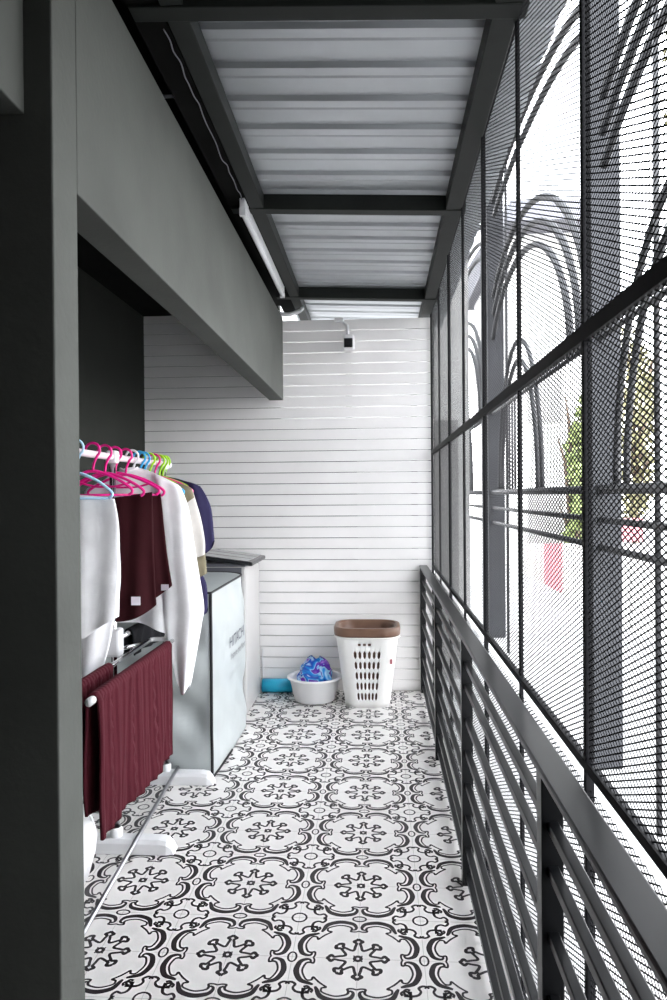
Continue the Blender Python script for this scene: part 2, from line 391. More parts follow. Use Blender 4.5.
# ------------------------------------------------------------------ outside: deck, pillars, iron grilles
struct(MB().box((.37, -2.5, -.25), (2.6, 15, -.015)).build('deck', M_CONC), 'bright concrete ledge outside the mesh screen', 'deck')
struct(MB().box((-60, -60, -3.2), (120, 140, -3.05)).build('ground', M_GREYW), 'pale concrete street below', 'ground')
PILY = [(.4, .6), (3.70, 3.84), (7.05, 7.5), (10.4, 10.8), (13.7, 14.1)]
for (a, b), lab in zip(PILY[1:], ('dark square pillar outside the mesh nearest the viewer', 'second dark pillar outside the mesh', 'third dark pillar outside the mesh', 'farthest dark pillar outside the mesh')):
    o = MB(); o.box((1.09, a, -.014), (1.25, b, 6.5))
    struct(o.build('pillar', M_PILLAR, None, False, .01), lab, 'pillar')
def grille(y0, y1, lab):
    g = thing('iron_grille', lab, 'grille', (1.14, y0, 0), 'iron grilles between the outside pillars')
    X = 1.14; yc = y0 + 2.0
    def bar(nm, pts, r, n=6): MB().tube(pts, r, n).build(nm, M_IRON, g, True)
    def arc(nm, a, zc, b, r):
        pts = [(X, yc - a * math.cos(q), zc + b * math.sin(q)) for q in np.linspace(0, PI, 44)]
        pts = [p for p in pts if y0 < p[1] < y1]
        if len(pts) > 2: bar(nm, pts, r, 8)
    for z, r in ((1.425, .028), (1.27, .018), (1.13, .018), (2.2, .016)): bar('rail', [(X, y0, z), (X, y1, z)], r)
    for yy in (y1 - .86, y1 - .98, y1 - 1.10): bar('bar', [(X, yy, 1.43), (X, yy, 2.2)], .009)
    bar('stanchion', [(X, y1 - .74, 0), (X, y1 - .74, 4.9)], .013)
    for a, b in ((1.60, 1.10), (1.79, 1.25), (1.98, 1.40)): arc('scroll', a, 2.2, b, .024)
    for a, b in ((.86, 1.22), (.72, 1.06)): arc('inner_scroll', a, 1.43, b, .017)
    for a, b in ((2.35, .62), (2.5, .80), (2.65, 1.0)): arc('upper_scroll', a, 3.55, b, .024)
for (a, b), lab in zip([(.6, 3.70), (3.84, 7.05), (7.5, 10.4), (10.8, 13.7)], ('black iron grille nearest the viewer, right of the first pillar', 'black iron grille with nested arches between first and second pillars', 'black iron grille between second and third pillars', 'farthest black iron grille beyond the third pillar')): grille(a, b, lab)

def tree(x, y, z0, h, rad, m, lab, n=2600, seed=1):
    g = np.random.default_rng(seed); t = thing('tree', lab, 'tree', (x, y, -3.05))
    tr = [(x + math.sin(i * 1.3) * .08, y, -3.05 + (z0 + h * .5 + 3.05) * i / 6) for i in range(7)]
    MB().tube(tr, [.17 - .018 * i for i in range(7)], 8).build('trunk', M_BARK, t, True)
    b = MB()
    for i in range(7):
        a = i * 2.4; b.tube([(x, y, z0 + h * .2), (x + math.cos(a) * rad * .5, y + math.sin(a) * rad * .5, z0 + h * (.35 + .08 * i)), (x + math.cos(a) * rad * .85, y + math.sin(a) * rad * .85, z0 + h * (.4 + .09 * i))], [.06, .035, .012], 6)
    b.build('branch', M_BARK, t, True)
    d = g.normal(size=(n, 3)); d /= np.linalg.norm(d, axis=1)[:, None]; rr = g.uniform(.35, 1, n)[:, None] ** .5
    c = d * rr * [rad, rad, h / 2] + [x, y, z0 + h / 2]
    c += .25 * np.sin(c[:, [1, 2, 0]] * 3)
    u = g.normal(size=(n, 3)); u /= np.linalg.norm(u, axis=1)[:, None]; v = np.cross(u, d); v /= np.linalg.norm(v, axis=1)[:, None] + 1e-6
    s = g.uniform(.06, .13, n)[:, None]
    q = np.stack([c - u * s, c - v * s * .5, c + u * s, c + v * s * .5], 1).reshape(-1, 3)
    MB().add(q.tolist(), np.arange(n * 4).reshape(-1, 4).tolist()).build('foliage', m, t)
tree(4.12, 15.1, -1.4, 5.2, .42, M_LEAF, 'green tree in the street seen through the middle mesh panel', 2400, seed=2)
tree(5.9, 16.5, .6, 4.9, .62, M_LEAFB, 'olive tree in the street right of the nearest outside pillar', 1500, seed=3)
tree(8.2, 17.5, 9.6, 4.6, 1.1, M_LEAFB, 'tall tree showing at top right beyond the mesh', 2200, seed=5)
struct(MB().box((2.9, 14, -3.05), (12, 14.2, .42)).build('garden_wall', M_HOUSE), 'white boundary wall across the street', 'wall')
t = thing('house', 'white house with grey eaves across the street', 'house', (3.6, 17, -3.05))
MB().box((3.0, 16, -3.05), (4.6, 22, 7.2)).build('wall', M_HOUSE, t)
MB().add([(2.75, 15.2, 7.2), (4.95, 15.2, 7.2), (4.95, 22.5, 7.2), (2.75, 22.5, 7.2), (2.9, 15.5, 7.75), (4.8, 15.5, 7.75), (4.8, 22.5, 8.6), (2.9, 22.5, 8.6)],
         [(0, 3, 2, 1), (4, 5, 6, 7), (0, 1, 5, 4), (1, 2, 6, 5), (2, 3, 7, 6), (3, 0, 4, 7)]).build('roof', M_ROOFG, t)
for zz in (.2, 3.0): MB().box((3.35, 15.97, zz), (4.1, 16.02, zz + 1.3)).build('window', M_CONC, t)
for x, z, hw, hh, lab in ((3.28, -.15, .17, .62, 'tall red banner across the street between the outside pillars'), (4.72, .72, .22, .22, 'small red banner across the street right of the nearest pillar')):
    t = thing('banner', lab, 'banner', (x, 13.5, -3.05), 'red street banners')
    MB().box((x - hw, 13.5, z - hh), (x + hw, 13.52, z + hh)).build('panel', M_RED, t)
    MB().tube([(x, 13.55, -3.05), (x, 13.55, z + hh)], .025, 8).build('pole', M_CONC, t, True)

# ------------------------------------------------------------------ washing machines
def ringpts(x0, x1, y0, y1, z, rad, n=8, fl=0.0):
    P = []
    # corners: near right (sharp), far right (round), far left, near left
    for cx, cy, r, a0 in ((x1, y0, rad[0], -PI / 2), (x1, y1, rad[1], 0), (x0, y1, rad[2], PI / 2), (x0, y0, rad[3], PI)):
        ox = cx - r if cx == x1 else cx + r; oy = cy + r if cy == y0 else cy - r
        for i in range(n + 1):
            a = a0 + PI / 2 * i / n; P.append([ox + r * math.cos(a), oy + r * math.sin(a)])
    P = np.array(P); Q = []                           # straight sides get extra points for wrinkles
    for i in range(len(P)):
        a, b = P[i], P[(i + 1) % len(P)]; L = np.linalg.norm(b - a); k = max(1, int(L / .03))
        for j in range(k): Q.append(a + (b - a) * j / k)
    return [(q[0], q[1], z) for q in Q]
def wr(y, z, x):                                      # crumples of the sheet
    return .010 * math.sin(9 * y + 5 * z + 1) * math.sin(6 * z + 2) + .006 * math.sin(17 * (z + .6 * x) + 8 * y) + .007 * math.sin(13 * (x - .7 * z)) + .004 * math.sin(31 * z + 23 * (x + y)) + .010 * (abs(math.sin(7 * (x + .8 * z) + 1)) - .6) * math.exp(-z / .5) + .006 * (abs(math.sin(10 * (x - .5 * z))) - .6)
CX0, CX1, CY0, CY1, CZ = -1.46, -.832, 3.455, 4.40, .925
t = thing('washing_machine', 'washing machine under a pale grey printed cover with black piping', 'washing machine', (-1.1, 3.85, 0))
rings = []
for z in np.concatenate([np.linspace(.006, CZ, 42)]):
    fl = .022 * math.exp(-z / .12) + .02 * math.sin(min(1, z / CZ) * PI)
    ring = []
    for p in ringpts(CX0 - .01, CX1, CY0, CY1, z, (.012, .19, .03, .03)):
        x, y, _ = p
        k = (.7 if x > CX1 - .02 else 1.6) * (.35 if y > 3.7 and .42 < z < .72 else 1) * wr(y, z, x) * min(1, z / .1) * min(1, (CZ - z) / .1)
        d = min(1, abs(y - CY0) / .1 + abs(x - CX1) / .1)     # the piped corner stays straight
        fx = fl * min(1, max(0, (y - CY0) / .45)); nx = 1 if x > CX1 - .02 else (x - CX1 + .19) / .19 if x > CX1 - .19 and y > CY1 - .19 else 0
        ny = -1 if y < CY0 + .013 else (1 if y > CY1 - .02 else 0)
        ring.append((x + nx * (fx + k * d), y + ny * k * d * 1.5, z))
    rings.append(ring)
mb = MB(); mb.loft(rings, True, False)
top = rings[-1]; cx_, cy_ = -1.13, 3.93
for s_, zz in ((.96, CZ + .006), (.8, CZ + .004), (.4, CZ - .002)):
    pass
tr = [top] + [[(cx_ + (p[0] - cx_) * s_, cy_ + (p[1] - cy_) * s_, CZ + dz) for p in top] for s_, dz in ((.97, .004), (.8, .003), (.4, -.004))]
mb.loft(tr, False, True)
cov = mb.build('cover', M_COVER, t, True)
tp = [p for p in top]
MB().tube([(p[0] + .002, p[1], p[2] + .002) for p in tp], .006, 6, True).build('piping', M_PIPING, t, True)
nr = [max(r, key=lambda p: p[0] * 2 - p[1] * 2 if p[1] < CY0 + .03 else -99) for r in rings]
MB().tube([(p[0] + .003, p[1] - .004, p[2]) for p in nr], .0075, 6).build('piping', M_PIPING, t, True)
MB().tube([(p[0] + .004, p[1] - .004, .010) for p in rings[0] if p[0] > CX1 - .4 and p[1] < CY0 + .4], .006, 6).build('piping', M_PIPING, t, True)
bvh = BVHTree.FromPolygons([Vector(v) for v in mb.v], mb.f)
def printed(name, txt, y0, z0, size, m, parent, squeeze=1.0):
    cu = bpy.data.curves.new(name, 'FONT'); cu.body = txt; cu.size = size; cu.extrude = 0
    tmp = bpy.data.objects.new('tmp', cu); C.objects.link(tmp); dg = bpy.context.evaluated_depsgraph_get()
    me = bpy.data.meshes.new_from_object(tmp.evaluated_get(dg)); bpy.data.objects.remove(tmp)
    for v in me.vertices:
        yy = y0 + v.co.x * squeeze; zz = z0 + v.co.y
        xs = [bvh.ray_cast(Vector((0, yy + a, zz + b)), Vector((-1, 0, 0)))[0] for a in (-.008, 0, .008) for b in (-.012, 0, .012)]
        v.co = (max([q.x for q in xs if q] or [-.83]) + .002, yy, zz)
    me.materials.append(m); o = link(name, me, parent)
    return o
o = printed('logo_lettering', 'HITACHI', 3.80, .575, .088, M_PRINT, t, 1.15); o['label'] = 'grey printed word HITACHI'
o = printed('slogan_lettering', 'Inspire the Next', 3.83, .505, .058, M_PRINT2, t, 1.0); o['label'] = 'light grey printed slogan line'

t = thing('washing_machine', 'uncovered washing machine with dark-rimmed sloping lid behind the covered one', 'washing machine', (-1.1, 4.7, 0))
MB().box((-1.46, 4.455, .004), (-.845, 4.965, .955)).build('body', M_APPL, t, False, .012)
MB().box((-1.45, 4.447, .60), (-.872, 4.456, .95)).build('front_panel', M_APPLG, t)
def lz(x): return .985 + .13 * (-.80 - x)
def slab(x0, x1, y0, y1, d0, d1):
    return MB().add([(x0, y0, lz(x0) + d0), (x1, y0, lz(x1) + d0), (x1, y1, lz(x1) + d0), (x0, y1, lz(x0) + d0), (x0, y0, lz(x0) + d1), (x1, y0, lz(x1) + d1), (x1, y1, lz(x1) + d1), (x0, y1, lz(x0) + d1)],
                    [(0, 3, 2, 1), (4, 5, 6, 7), (0, 1, 5, 4), (1, 2, 6, 5), (2, 3, 7, 6), (3, 0, 4, 7)])
lid = slab(-1.44, -.80, 4.44, 4.965, -.026, 0).build('lid', M_DARKP, t, False, .008)
slab(-1.40, -.83, 4.465, 4.945, .0002, .003).build('lid_panel', M_GLASS, lid)
for yy in (4.6, 4.78): slab(-1.40, -.835, yy, yy + .012, .0032, .005).build('lid_trim', M_DARKP, lid)
MB().box((-1.44, 4.46, .955), (-.85, 4.96, .975)).build('collar', M_APPLG, t)

tag(MB().tube([(-.836, 5.005, .050), (-.62, 5.005, .050)], .048, 20).build('drain_pipe', M_BLUEPIPE, None, True), 'blue plastic pipe lying on floor along the board wall', 'pipe')
tag(MB().tube([(-.845, 5.06, .30), (-.84, 5.06, .10), (-.838, 5.055, .01)], .004, 6).build('hose', M_WHITEP, None, True), 'thin pale hose hanging on boards above the blue pipe', 'hose')

# ------------------------------------------------------------------ basin, packet, baskets
bx, by = -.445, 4.835
n_ = 48
tag(MB().lathe([(0, .002), (.128, .002), (.138, .010), (.172, .150), (.190, .158), (.190, .166), (.170, .168), (.160, .160), (.128, .022), (0, .016)], (bx, by, 0), n_).build('wash_basin', M_WHITEP, None, True), 'round white plastic wash basin holding a packet', 'basin')
t = MB(); rings = []
for i in range(15):
    v = i / 14; zz = .026 + .262 * v; pr = math.sin(PI * min(1, .12 + v * .86)) ** .45
    ring = []
    for k in range(40):
        a = 2 * PI * k / 40; ca, sa = math.cos(a), math.sin(a)
        x = .118 * pr * math.copysign(abs(ca) ** .7, ca); yv = .075 * pr * math.copysign(abs(sa) ** .8, sa)
        kk = 1 + .07 * math.sin(5 * a + 9 * v) + .05 * math.sin(9 * a - 14 * v)
        ring.append((bx + .004 + x * kk, by - .01 + yv * kk, zz + .018 * math.sin(3 * a + 1) * v))
    rings.append(ring)
t.loft(rings)
pk = tag(t.build('detergent_packet', M_PACK, None, True), 'shiny blue and purple plastic packet sitting in the white basin', 'packet')
pk.data.transform(Matrix.Translation((-bx, -by, 0))); pk.location = (bx, by, 0)

def rrect(hx, hy, r, n=5, segs=None):
    """rounded rectangle outline, counter-clockwise; straight sides cut at the fractions given"""
    P = []
    sides = [((hx, -hy + r), (hx, hy - r)), ((hx - r, hy), (-hx + r, hy)), ((-hx, hy - r), (-hx, -hy + r)), ((-hx + r, -hy), (hx - r, -hy))]
    cen = [(hx - r, hy - r, 0), (-hx + r, hy - r, PI / 2), (-hx + r, -hy + r, PI), (hx - r, -hy + r, 1.5 * PI)]
    for (a, b), (cx, cy, a0) in zip(sides, cen):
        for f_ in segs: P.append((a[0] + (b[0] - a[0]) * f_, a[1] + (b[1] - a[1]) * f_))
        for i in range(1, n): P.append((cx + r * math.cos(a0 + PI / 2 * i / n), cy + r * math.sin(a0 + PI / 2 * i / n)))
    return P
def dims(v): return .148 + .060 * v, .130 + .045 * v, .085 + .02 * v
kx, ky = -.080, 4.785
nsl = 6; segs = [0.0]; slot = []
a0, a1 = -.02, 1.02
cuts = np.linspace(0.02, .98, nsl * 2 + nsl - 1 + 1)
for i in range(nsl):
    c = (i + .5) / nsl; hw = .5 / nsl * .56
    segs += [c - hw, c - hw * .55, c + hw * .55, c + hw]
segs += [1.0]
ns = len(segs)
zs = [0.004, .03]; hole = []
for j in range(5):
    z0 = .052 + .070 * j; hole.append((z0, z0 + .050)); zs += [z0, z0 + .008, z0 + .042, z0 + .050]
zs += [.418, .434, .455, .475]
rings = []
for z in zs:
    hx, hy, r = dims(z / .47); rings.append([(kx + a, ky + b, z) for a, b in rrect(hx, hy, r, 5, segs)])
mb = MB(); n = len(rings[0]); per = ns + 4
vs = [p for r in rings for p in r]; fs = []
for i in range(len(rings) - 1):
    zc = (zs[i] + zs[i + 1]) / 2; inrow = any(a < zc < b for a, b in hole); small = .418 < zc < .434
    mid = any(a + .008 < zc < b - .008 for a, b in hole)
    for k in range(n):
        c = k % per; side = k // per
        s_ = (c - 1) % 4 if 1 <= c < ns - 1 else -1   # 0,1,2 lie inside a slot
        si = (c - 1) // 4
        if inrow and ((mid and s_ in (0, 1, 2)) or (not mid and s_ == 1)): continue
        if small and side == 3 and s_ in (0, 1, 2) and si in (2, 3, 1): continue
        fs.append((i * n + k, i * n + (k + 1) % n, (i + 1) * n + (k + 1) % n, (i + 1) * n + k))
mb.add(vs, fs)
mb.loft([rings[0], [(kx + (p[0] - kx) * .5, ky + (p[1] - ky) * .5, .006) for p in rings[0]]], False, True)
t = thing('laundry_basket', 'white slotted plastic laundry basket with a brown basket nested inside', 'basket', (kx, ky, 0))
o = mb.build('body', M_BASKET, t, True); o.data.set_sharp_from_angle(angle=.6); o.modifiers.new('thick', 'SOLIDIFY').thickness = .004
hx, hy, r = dims(1.0)
rim = [(kx + a, ky + b, .468) for a, b in rrect(hx + .004, hy + .004, r, 5, [0, .25, .5, .75, 1])]
MB().tube(rim, .008, 8, True).build('rim', M_BASKET, t, True)
s_ = MB().box((kx + .150, ky - .142, .295), (kx + .166, ky - .128, .325)).build('sticker', M_RED, t); s_['label'] = 'small red sticker'
sl = [0, .2, .4, .6, .8, 1]
def rr(hx, hy, r, z): return [(kx + a, ky + b, z) for a, b in rrect(hx, hy, r, 6, sl)]
t = thing('laundry_basket', 'brown plastic laundry basket stacked inside the white slotted one, only its rim standing out', 'basket', (kx, ky, .06))
mb = MB(); mb.loft([rr(.118, .102, .07, .03), rr(.176, .147, .09, .46), rr(.186, .156, .09, .525)], True, False)
o = mb.build('body', M_BROWN, t, True); q = o.modifiers.new('thick', 'SOLIDIFY'); q.thickness = .003
mb = MB(); mb.loft([rr(.217, .185, .12, .476), rr(.220, .188, .12, .482), rr(.222, .190, .12, .522), rr(.218, .186, .12, .532), rr(.196, .165, .1, .535), rr(.188, .158, .09, .525), rr(.186, .156, .09, .50)], False, False)
o = mb.build('rim', M_BROWN, t, True); q = o.modifiers.new('thick', 'SOLIDIFY'); q.thickness = .003

# ------------------------------------------------------------------ drying rack
RXX = -1.05
t = thing('drying_rack', 'chrome and white drying rack with top rail and side wing', 'drying rack', (RXX, 3.1, 0))
def foot(y):
    b = MB(); rings = []
    prof = [(0, .004), (.012, .035), (.03, .052), (.06, .058), (.42, .058), (.45, .052), (.468, .035), (.48, .004)]
    for s_, h in prof:
        hw = .036 if 0.012 < s_ < .468 else .030
        rings.append([(RXX - .24 + s_, y - hw, .001), (RXX - .24 + s_, y - hw, h * .75), (RXX - .24 + s_, y - hw * .7, h), (RXX - .24 + s_, y + hw * .7, h), (RXX - .24 + s_, y + hw, h * .75), (RXX - .24 + s_, y + hw, .001)])
    b.loft(rings); f_ = b.build('foot', M_WHITEP, t, False, .006)
    MB().lathe([(.024, .05), (.024, .09), (.018, .095)], (RXX, y, 0), 16).build('socket', M_WHITEP, f_, True)
for y in (2.74, 3.405):
    foot(y)
    MB().tube([(RXX, y, .05), (RXX, y, 1.57)], .0125, 14).build('pole', M_CHROME, t, True)
    MB().box((RXX - .03, y - .03, .775), (RXX + .03, y + .03, .885)).build('joint', M_WHITEP, t, False, .01)
    MB().box((RXX - .022, y - .022, 1.54), (RXX + .022, y + .022, 1.59)).build('joint', M_WHITEP, t, False, .008)
MB().tube([(RXX, 2.25, 1.565), (RXX, 3.47, 1.565)], .0135, 14).build('top_rail', M_RAIL, t, True)
MB().tube([(RXX, 3.465, 1.565), (RXX, 3.49, 1.565)], .018, 14).build('end_cap', M_WHITEP, t, True)
MB().tube([(-.868, 2.09, .792), (-.868, 2.93, .80)], .009, 12).build('wing_bar', M_CHROME, t, True)
MB().tube([(-.968, 2.09, .792), (-.968, 2.93, .80)], .009, 12).build('wing_bar', M_CHROME, t, True)
MB().tube(smoothline([(-.868, 2.92, .80), (-.88, 2.945, .80), (-.955, 2.945, .80), (-.968, 2.92, .80)], 4), .009, 10).build('wing_end', M_WHITEP, t, True)
MB().tube([(-.868, 2.055, .792), (-.868, 2.10, .792)], .013, 12).build('end_cap', M_WHITEP, t, True)
MB().tube([(-.968, 2.055, .792), (-.968, 2.10, .792)], .013, 12).build('end_cap', M_WHITEP, t, True)
MB().tube([(RXX + .02, 2.76, .80), (-.968, 2.86, .80)], .008, 8).build('wing_strut', M_CHROME, t, True)
MB().tube([(RXX, 2.74, .835), (RXX, 3.405, .835)], .010, 10).build('cross_bar', M_CHROME, t, True)
tag(MB().tube([(-.915, 2.10, .066), (-1.000, 3.43, .066)], .0085, 10).build('metal_rod', M_ROD, None, True), 'loose silver metal rod lying across the rack feet', 'rod')
t = thing('bucket', 'rounded white plastic bucket half hidden behind the column', 'bucket', (-1.17, 2.5, 0))
MB().lathe([(0, .002), (.085, .002), (.10, .01), (.125, .10), (.132, .16), (.118, .215), (.085, .245), (.0, .252)], (-1.17, 2.5, 0), 32).build('body', M_WHITEP, t, True)
MB().tube([(-1.17 + .118 * math.cos(a), 2.5 + .02, .20 + .09 * math.sin(a)) for a in np.linspace(0, PI, 12)], .004, 6).build('handle', M_WHITEP, t, True)

# ------------------------------------------------------------------ knitted cloths on the wing
def drape(name, xb, zb, y0, y1, drop_o, drop_i, spread_o, spread_i, m, lab, cat, hemfn=lambda s: 0, thick=.009, ribs=True):
    nu, nv = 90, 60; L = []
    prof = []
    for i in range(nv + 1):
        v = i / nv; d_tot = drop_o + drop_i + .045
        s_ = v * d_tot
        if s_ < drop_i: prof.append((-1, drop_i - s_))
        elif s_ < drop_i + .045: prof.append((0, (s_ - drop_i) / .045))
        else: prof.append((1, s_ - drop_i - .045))
    R = .0145
    for j in range(nu + 1):
        u = j / nu; y = y0 + (y1 - y0) * u; row = []
        for sd, d in prof:
            if sd == 0:
                a = PI * (1 - d); p = [xb + R * math.cos(a), y, zb + R * math.sin(a)]; dd = 0; sgn = 0
            else:
                dr = drop_o if sd > 0 else drop_i; sp = spread_o if sd > 0 else spread_i
                k = d / dr; ext = 1 + hemfn(u) * k
                p = [xb + sd * (R + sp * k ** 1.2), y, zb - d * ext]; dd = k; sgn = sd
            if sgn:
                wv = (.010 if sd > 0 else .005) * math.sin(u * 9 + 1.2 * dd + sd) * dd + .007 * math.sin(u * 23 + 2 * sd + 2 * dd) * dd ** .5
                if ribs:
                    ph = (u * 11) % 1
                    cab = .005 * math.sin(2 * PI * ph) + (.004 * math.sin(d * 95 + math.floor(u * 11) * 2) if .3 < ph < .7 and int(u * 11) % 3 == 1 else 0)
                    wv += sd * cab
                p[0] += wv; p[1] += .008 * math.sin(dd * 7 + u * 5) * dd
            row.append(tuple(p))
        L.append(row)
    b = MB(); b.loft(L, False, False, False)
    o = b.build(name, m, None, True); q = o.modifiers.new('thick', 'SOLIDIFY'); q.thickness = thick; q.offset = 0
    return tag(o, lab, cat)
drape('knit_blanket', -.868, .796, 2.085, 2.85, .43, .36, .004, .012, M_KNIT, 'dark red cable-knit blanket over the outer wing bar of the rack', 'blanket', lambda s: .01 + .03 * s)
drape('knit_cloth', -.968, .796, 2.12, 2.47, .30, .28, .010, .02, M_KNIT, 'short dark red knitted cloth over the inner wing bar of the rack', 'cloth', thick=.007)
drape('folded_towel', RXX, .838, 2.90, 3.34, .10, .10, .006, .006, M_BLACKC, 'black towel folded over the cross bar of the rack', 'towel', ribs=False, thick=.006)

# ------------------------------------------------------------------ hangers
def hanger(y, m, hw, dz, lab, tilt=0, kind=0):
    g = thing('clothes_hanger', lab, 'hanger', (RXX, y, 1.565), 'plastic hangers along the rack rail')
    R = .027; zc = 1.565 - .0135 + R - .0052 + .006
    pts = [(RXX + R * math.cos(a), y, zc + R * math.sin(a)) for a in np.linspace(PI * 1.12, -PI * .28, 15)]
    pts += [(RXX + .004, y, zc - R - .022), (RXX, y, zc - R - .05 - dz)]
    MB().tube(smoothline(pts, 2), .0048, 8).build('hook', m, g, True)
    zt = zc - R - .05 - dz; ct, st = math.cos(tilt), math.sin(tilt)
    def P(s, z): return (RXX + s * ct, y + s * st, z)
    arm = [P(-hw + .012, zt - .088), P(-hw, zt - .078), P(-hw + .006, zt - .062), P(-hw * .6, zt - .028), P(-hw * .2, zt - .004), P(0, zt), P(hw * .2, zt - .004), P(hw * .6, zt - .028), P(hw - .006, zt - .062), P(hw, zt - .078), P(hw - .012, zt - .088)]
    MB().tube(smoothline(arm, 4), .0055, 8).build('shoulder_bar', m, g, True)
    MB().tube([P(-hw + .012, zt - .088), P(hw - .012, zt - .088)] if kind == 0 else smoothline([P(-hw * .7, zt - .034), P(-hw * .3, zt - .05), P(0, zt - .052), P(hw * .3, zt - .05), P(hw * .7, zt - .034)], 4), .0042, 8).build('lower_bar', m, g, True)
    return g
hanger(2.40, M_LBLUE, .125, .012, 'pale blue hanger nearest the column, under the pink ones', .06)
hanger(2.545, M_PINK, .145, .0, 'hot pink hanger nearest the column', .05)
hanger(2.66, M_PINK, .155, .004, 'hot pink hanger second from the column', -.05, 1)
hanger(2.765, M_PINK, .175, .0, 'hot pink hanger third from the column, over maroon shorts', .07)
hanger(2.885, M_PINK, .165, .004, 'hot pink hanger fourth from the column, beside white hook', -.06, 1)
hanger(2.965, M_WHITEP, .20, .0, 'white hanger carrying the long white shirt')
hanger(3.055, M_BLUE, .18, .0, 'bright blue hanger next to the white hook')
hanger(3.115, M_BLUE, .18, .003, 'bright blue hanger touching the green hook')
hanger(3.19, M_GREEN, .18, .0, 'lime green hanger between blue and pink hooks')
hanger(3.265, M_PINK, .18, .0, 'hot pink hanger alone among lime green ones')
hanger(3.335, M_GREEN, .18, .003, 'lime green hanger just behind the lone pink hook')
hanger(3.385, M_GREEN, .18, .0, 'lime green hanger second from rail end')
hanger(3.425, M_GREEN, .18, .002, 'lime green hanger nearest the rail end')

# ------------------------------------------------------------------ hanging clothes
def resample(P, n):
    P = np.array(smoothline(P, 6)); d = np.r_[0, np.cumsum(np.linalg.norm(np.diff(P, axis=0), axis=1))]; s = np.linspace(0, d[-1], n)
    return np.stack([np.interp(s, d, P[:, i]) for i in range(2)], -1)
def shell(name, m, Y, top, bottom, left, right, T, folds, amp, seed, parent=None, yslope=0.0, nu=44, nv=44):
    """cloth with front and back, outline given as four (x, z) curves; folds deepen towards the hem"""
    Tc, B, L, R = resample(top, nu), resample(bottom, nu), resample(left, nv), resample(right, nv)
    u = np.linspace(0, 1, nu)[None, :, None]; v = np.linspace(0, 1, nv)[:, None, None]
    P = (1 - v) * Tc[None] + v * B[None] + (1 - u) * L[:, None] + u * R[:, None] - ((1 - u) * (1 - v) * Tc[0] + u * (1 - v) * Tc[-1] + (1 - u) * v * B[0] + u * v * B[-1])
    g = np.random.default_rng(seed); ph = g.uniform(0, 6, 4)
    uu, vv = u[..., 0], v[..., 0]
    wave = amp * (.25 + .75 * vv) * (np.sin(folds * 2 * PI * uu + ph[0] + 1.1 * vv) + .5 * np.sin(folds * 4.3 * uu + ph[1] - 2 * vv)) + amp * .5 * np.sin(5 * vv + 3 * uu + ph[2]) * vv
    edge = np.sin(PI * np.clip(uu, 0, 1)) ** .5
    half = (T / 2) * edge * (.25 + .75 * np.clip(vv * 3, 0, 1)) + .0015
    yy = Y + wave + yslope * (P[..., 0] - P[..., 0].mean())
    Fv = np.stack([P[..., 0], yy - half, P[..., 1]], -1); Bv = np.stack([P[..., 0], yy + half + .3 * wave * edge, P[..., 1]], -1)
    rings = [[tuple(p) for p in Fv[i]] + [tuple(p) for p in Bv[i][::-1]] for i in range(nv)]
    b = MB(); b.loft(rings, True, False)
    o = b.build(name, m, parent, True)
    return o
def shirt(name, lab, cat, Y, m, **k):
    return tag(shell(name, m, Y, **k), lab, cat)
# white shorts-like garments on the pale blue hanger
t = thing('white_shorts', 'white garment hanging nearest the column on pale blue hanger', 'garment', (-1.04, 2.47, 1.0))
shell('body', M_WCLOTH, 2.43, top=[(-1.19, 1.40), (-1.06, 1.415), (-.925, 1.40)], bottom=[(-1.19, .86), (-1.08, .885), (-.99, .945), (-.915, .985)], left=[(-1.19, 1.40), (-1.2, 1.1), (-1.19, .86)], right=[(-.925, 1.40), (-.909, 1.3), (-.910, 1.15), (-.915, .985)], T=.035, folds=2.3, amp=.008, seed=1, parent=t)
tag(shell('white_undershirt', M_WCLOTH, 2.585, top=[(-1.2, 1.39), (-1.06, 1.41), (-.98, 1.38)], bottom=[(-1.2, .66), (-1.12, .675), (-1.06, .705)], left=[(-1.2, 1.39), (-1.21, 1.0), (-1.2, .66)], right=[(-.98, 1.38), (-.965, 1.1), (-1.0, .90), (-1.025, .80), (-1.06, .705)], T=.035, folds=2, amp=.008, seed=2),
    'longer white garment showing below the nearest white one', 'garment')
# maroon shorts
t = thing('maroon_shorts', 'dark maroon shorts hanging in front, white tag at hem', 'shorts', (-.95, 2.69, 1.0))
shell('leg', M_MAROON, 2.70, top=[(-1.06, 1.40), (-.97, 1.412), (-.878, 1.425)], bottom=[(-1.075, .932), (-1.0, .922), (-.93, .940), (-.868, .985)], left=[(-1.06, 1.40), (-1.07, 1.15), (-1.075, .932)], right=[(-.878, 1.425), (-.876, 1.25), (-.872, 1.12), (-.868, .985)], T=.04, folds=2.2, amp=.010, seed=3, parent=t)
o = MB().box((-.950, 2.656, .990), (-.915, 2.659, 1.022)).build('tag', M_TAG, t); o['label'] = 'small white square tag'
t = thing('maroon_shorts', 'dark maroon shorts just behind the front pair, tag near right edge', 'shorts', (-.92, 2.82, 1.0))
shell('leg', M_MAROON, 2.825, top=[(-1.03, 1.40), (-.95, 1.415), (-.885, 1.425)], bottom=[(-1.04, .97), (-.93, .985), (-.875, 1.018), (-.838, 1.045)], left=[(-1.03, 1.40), (-1.04, 1.2), (-1.04, .97)], right=[(-.885, 1.425), (-.872, 1.3), (-.857, 1.17), (-.838, 1.045)], T=.04, folds=2.6, amp=.010, seed=4, parent=t)
o = MB().box((-.876, 2.795, 1.028), (-.846, 2.798, 1.052)).build('tag', M_TAG, t); o['label'] = 'small white square tag'
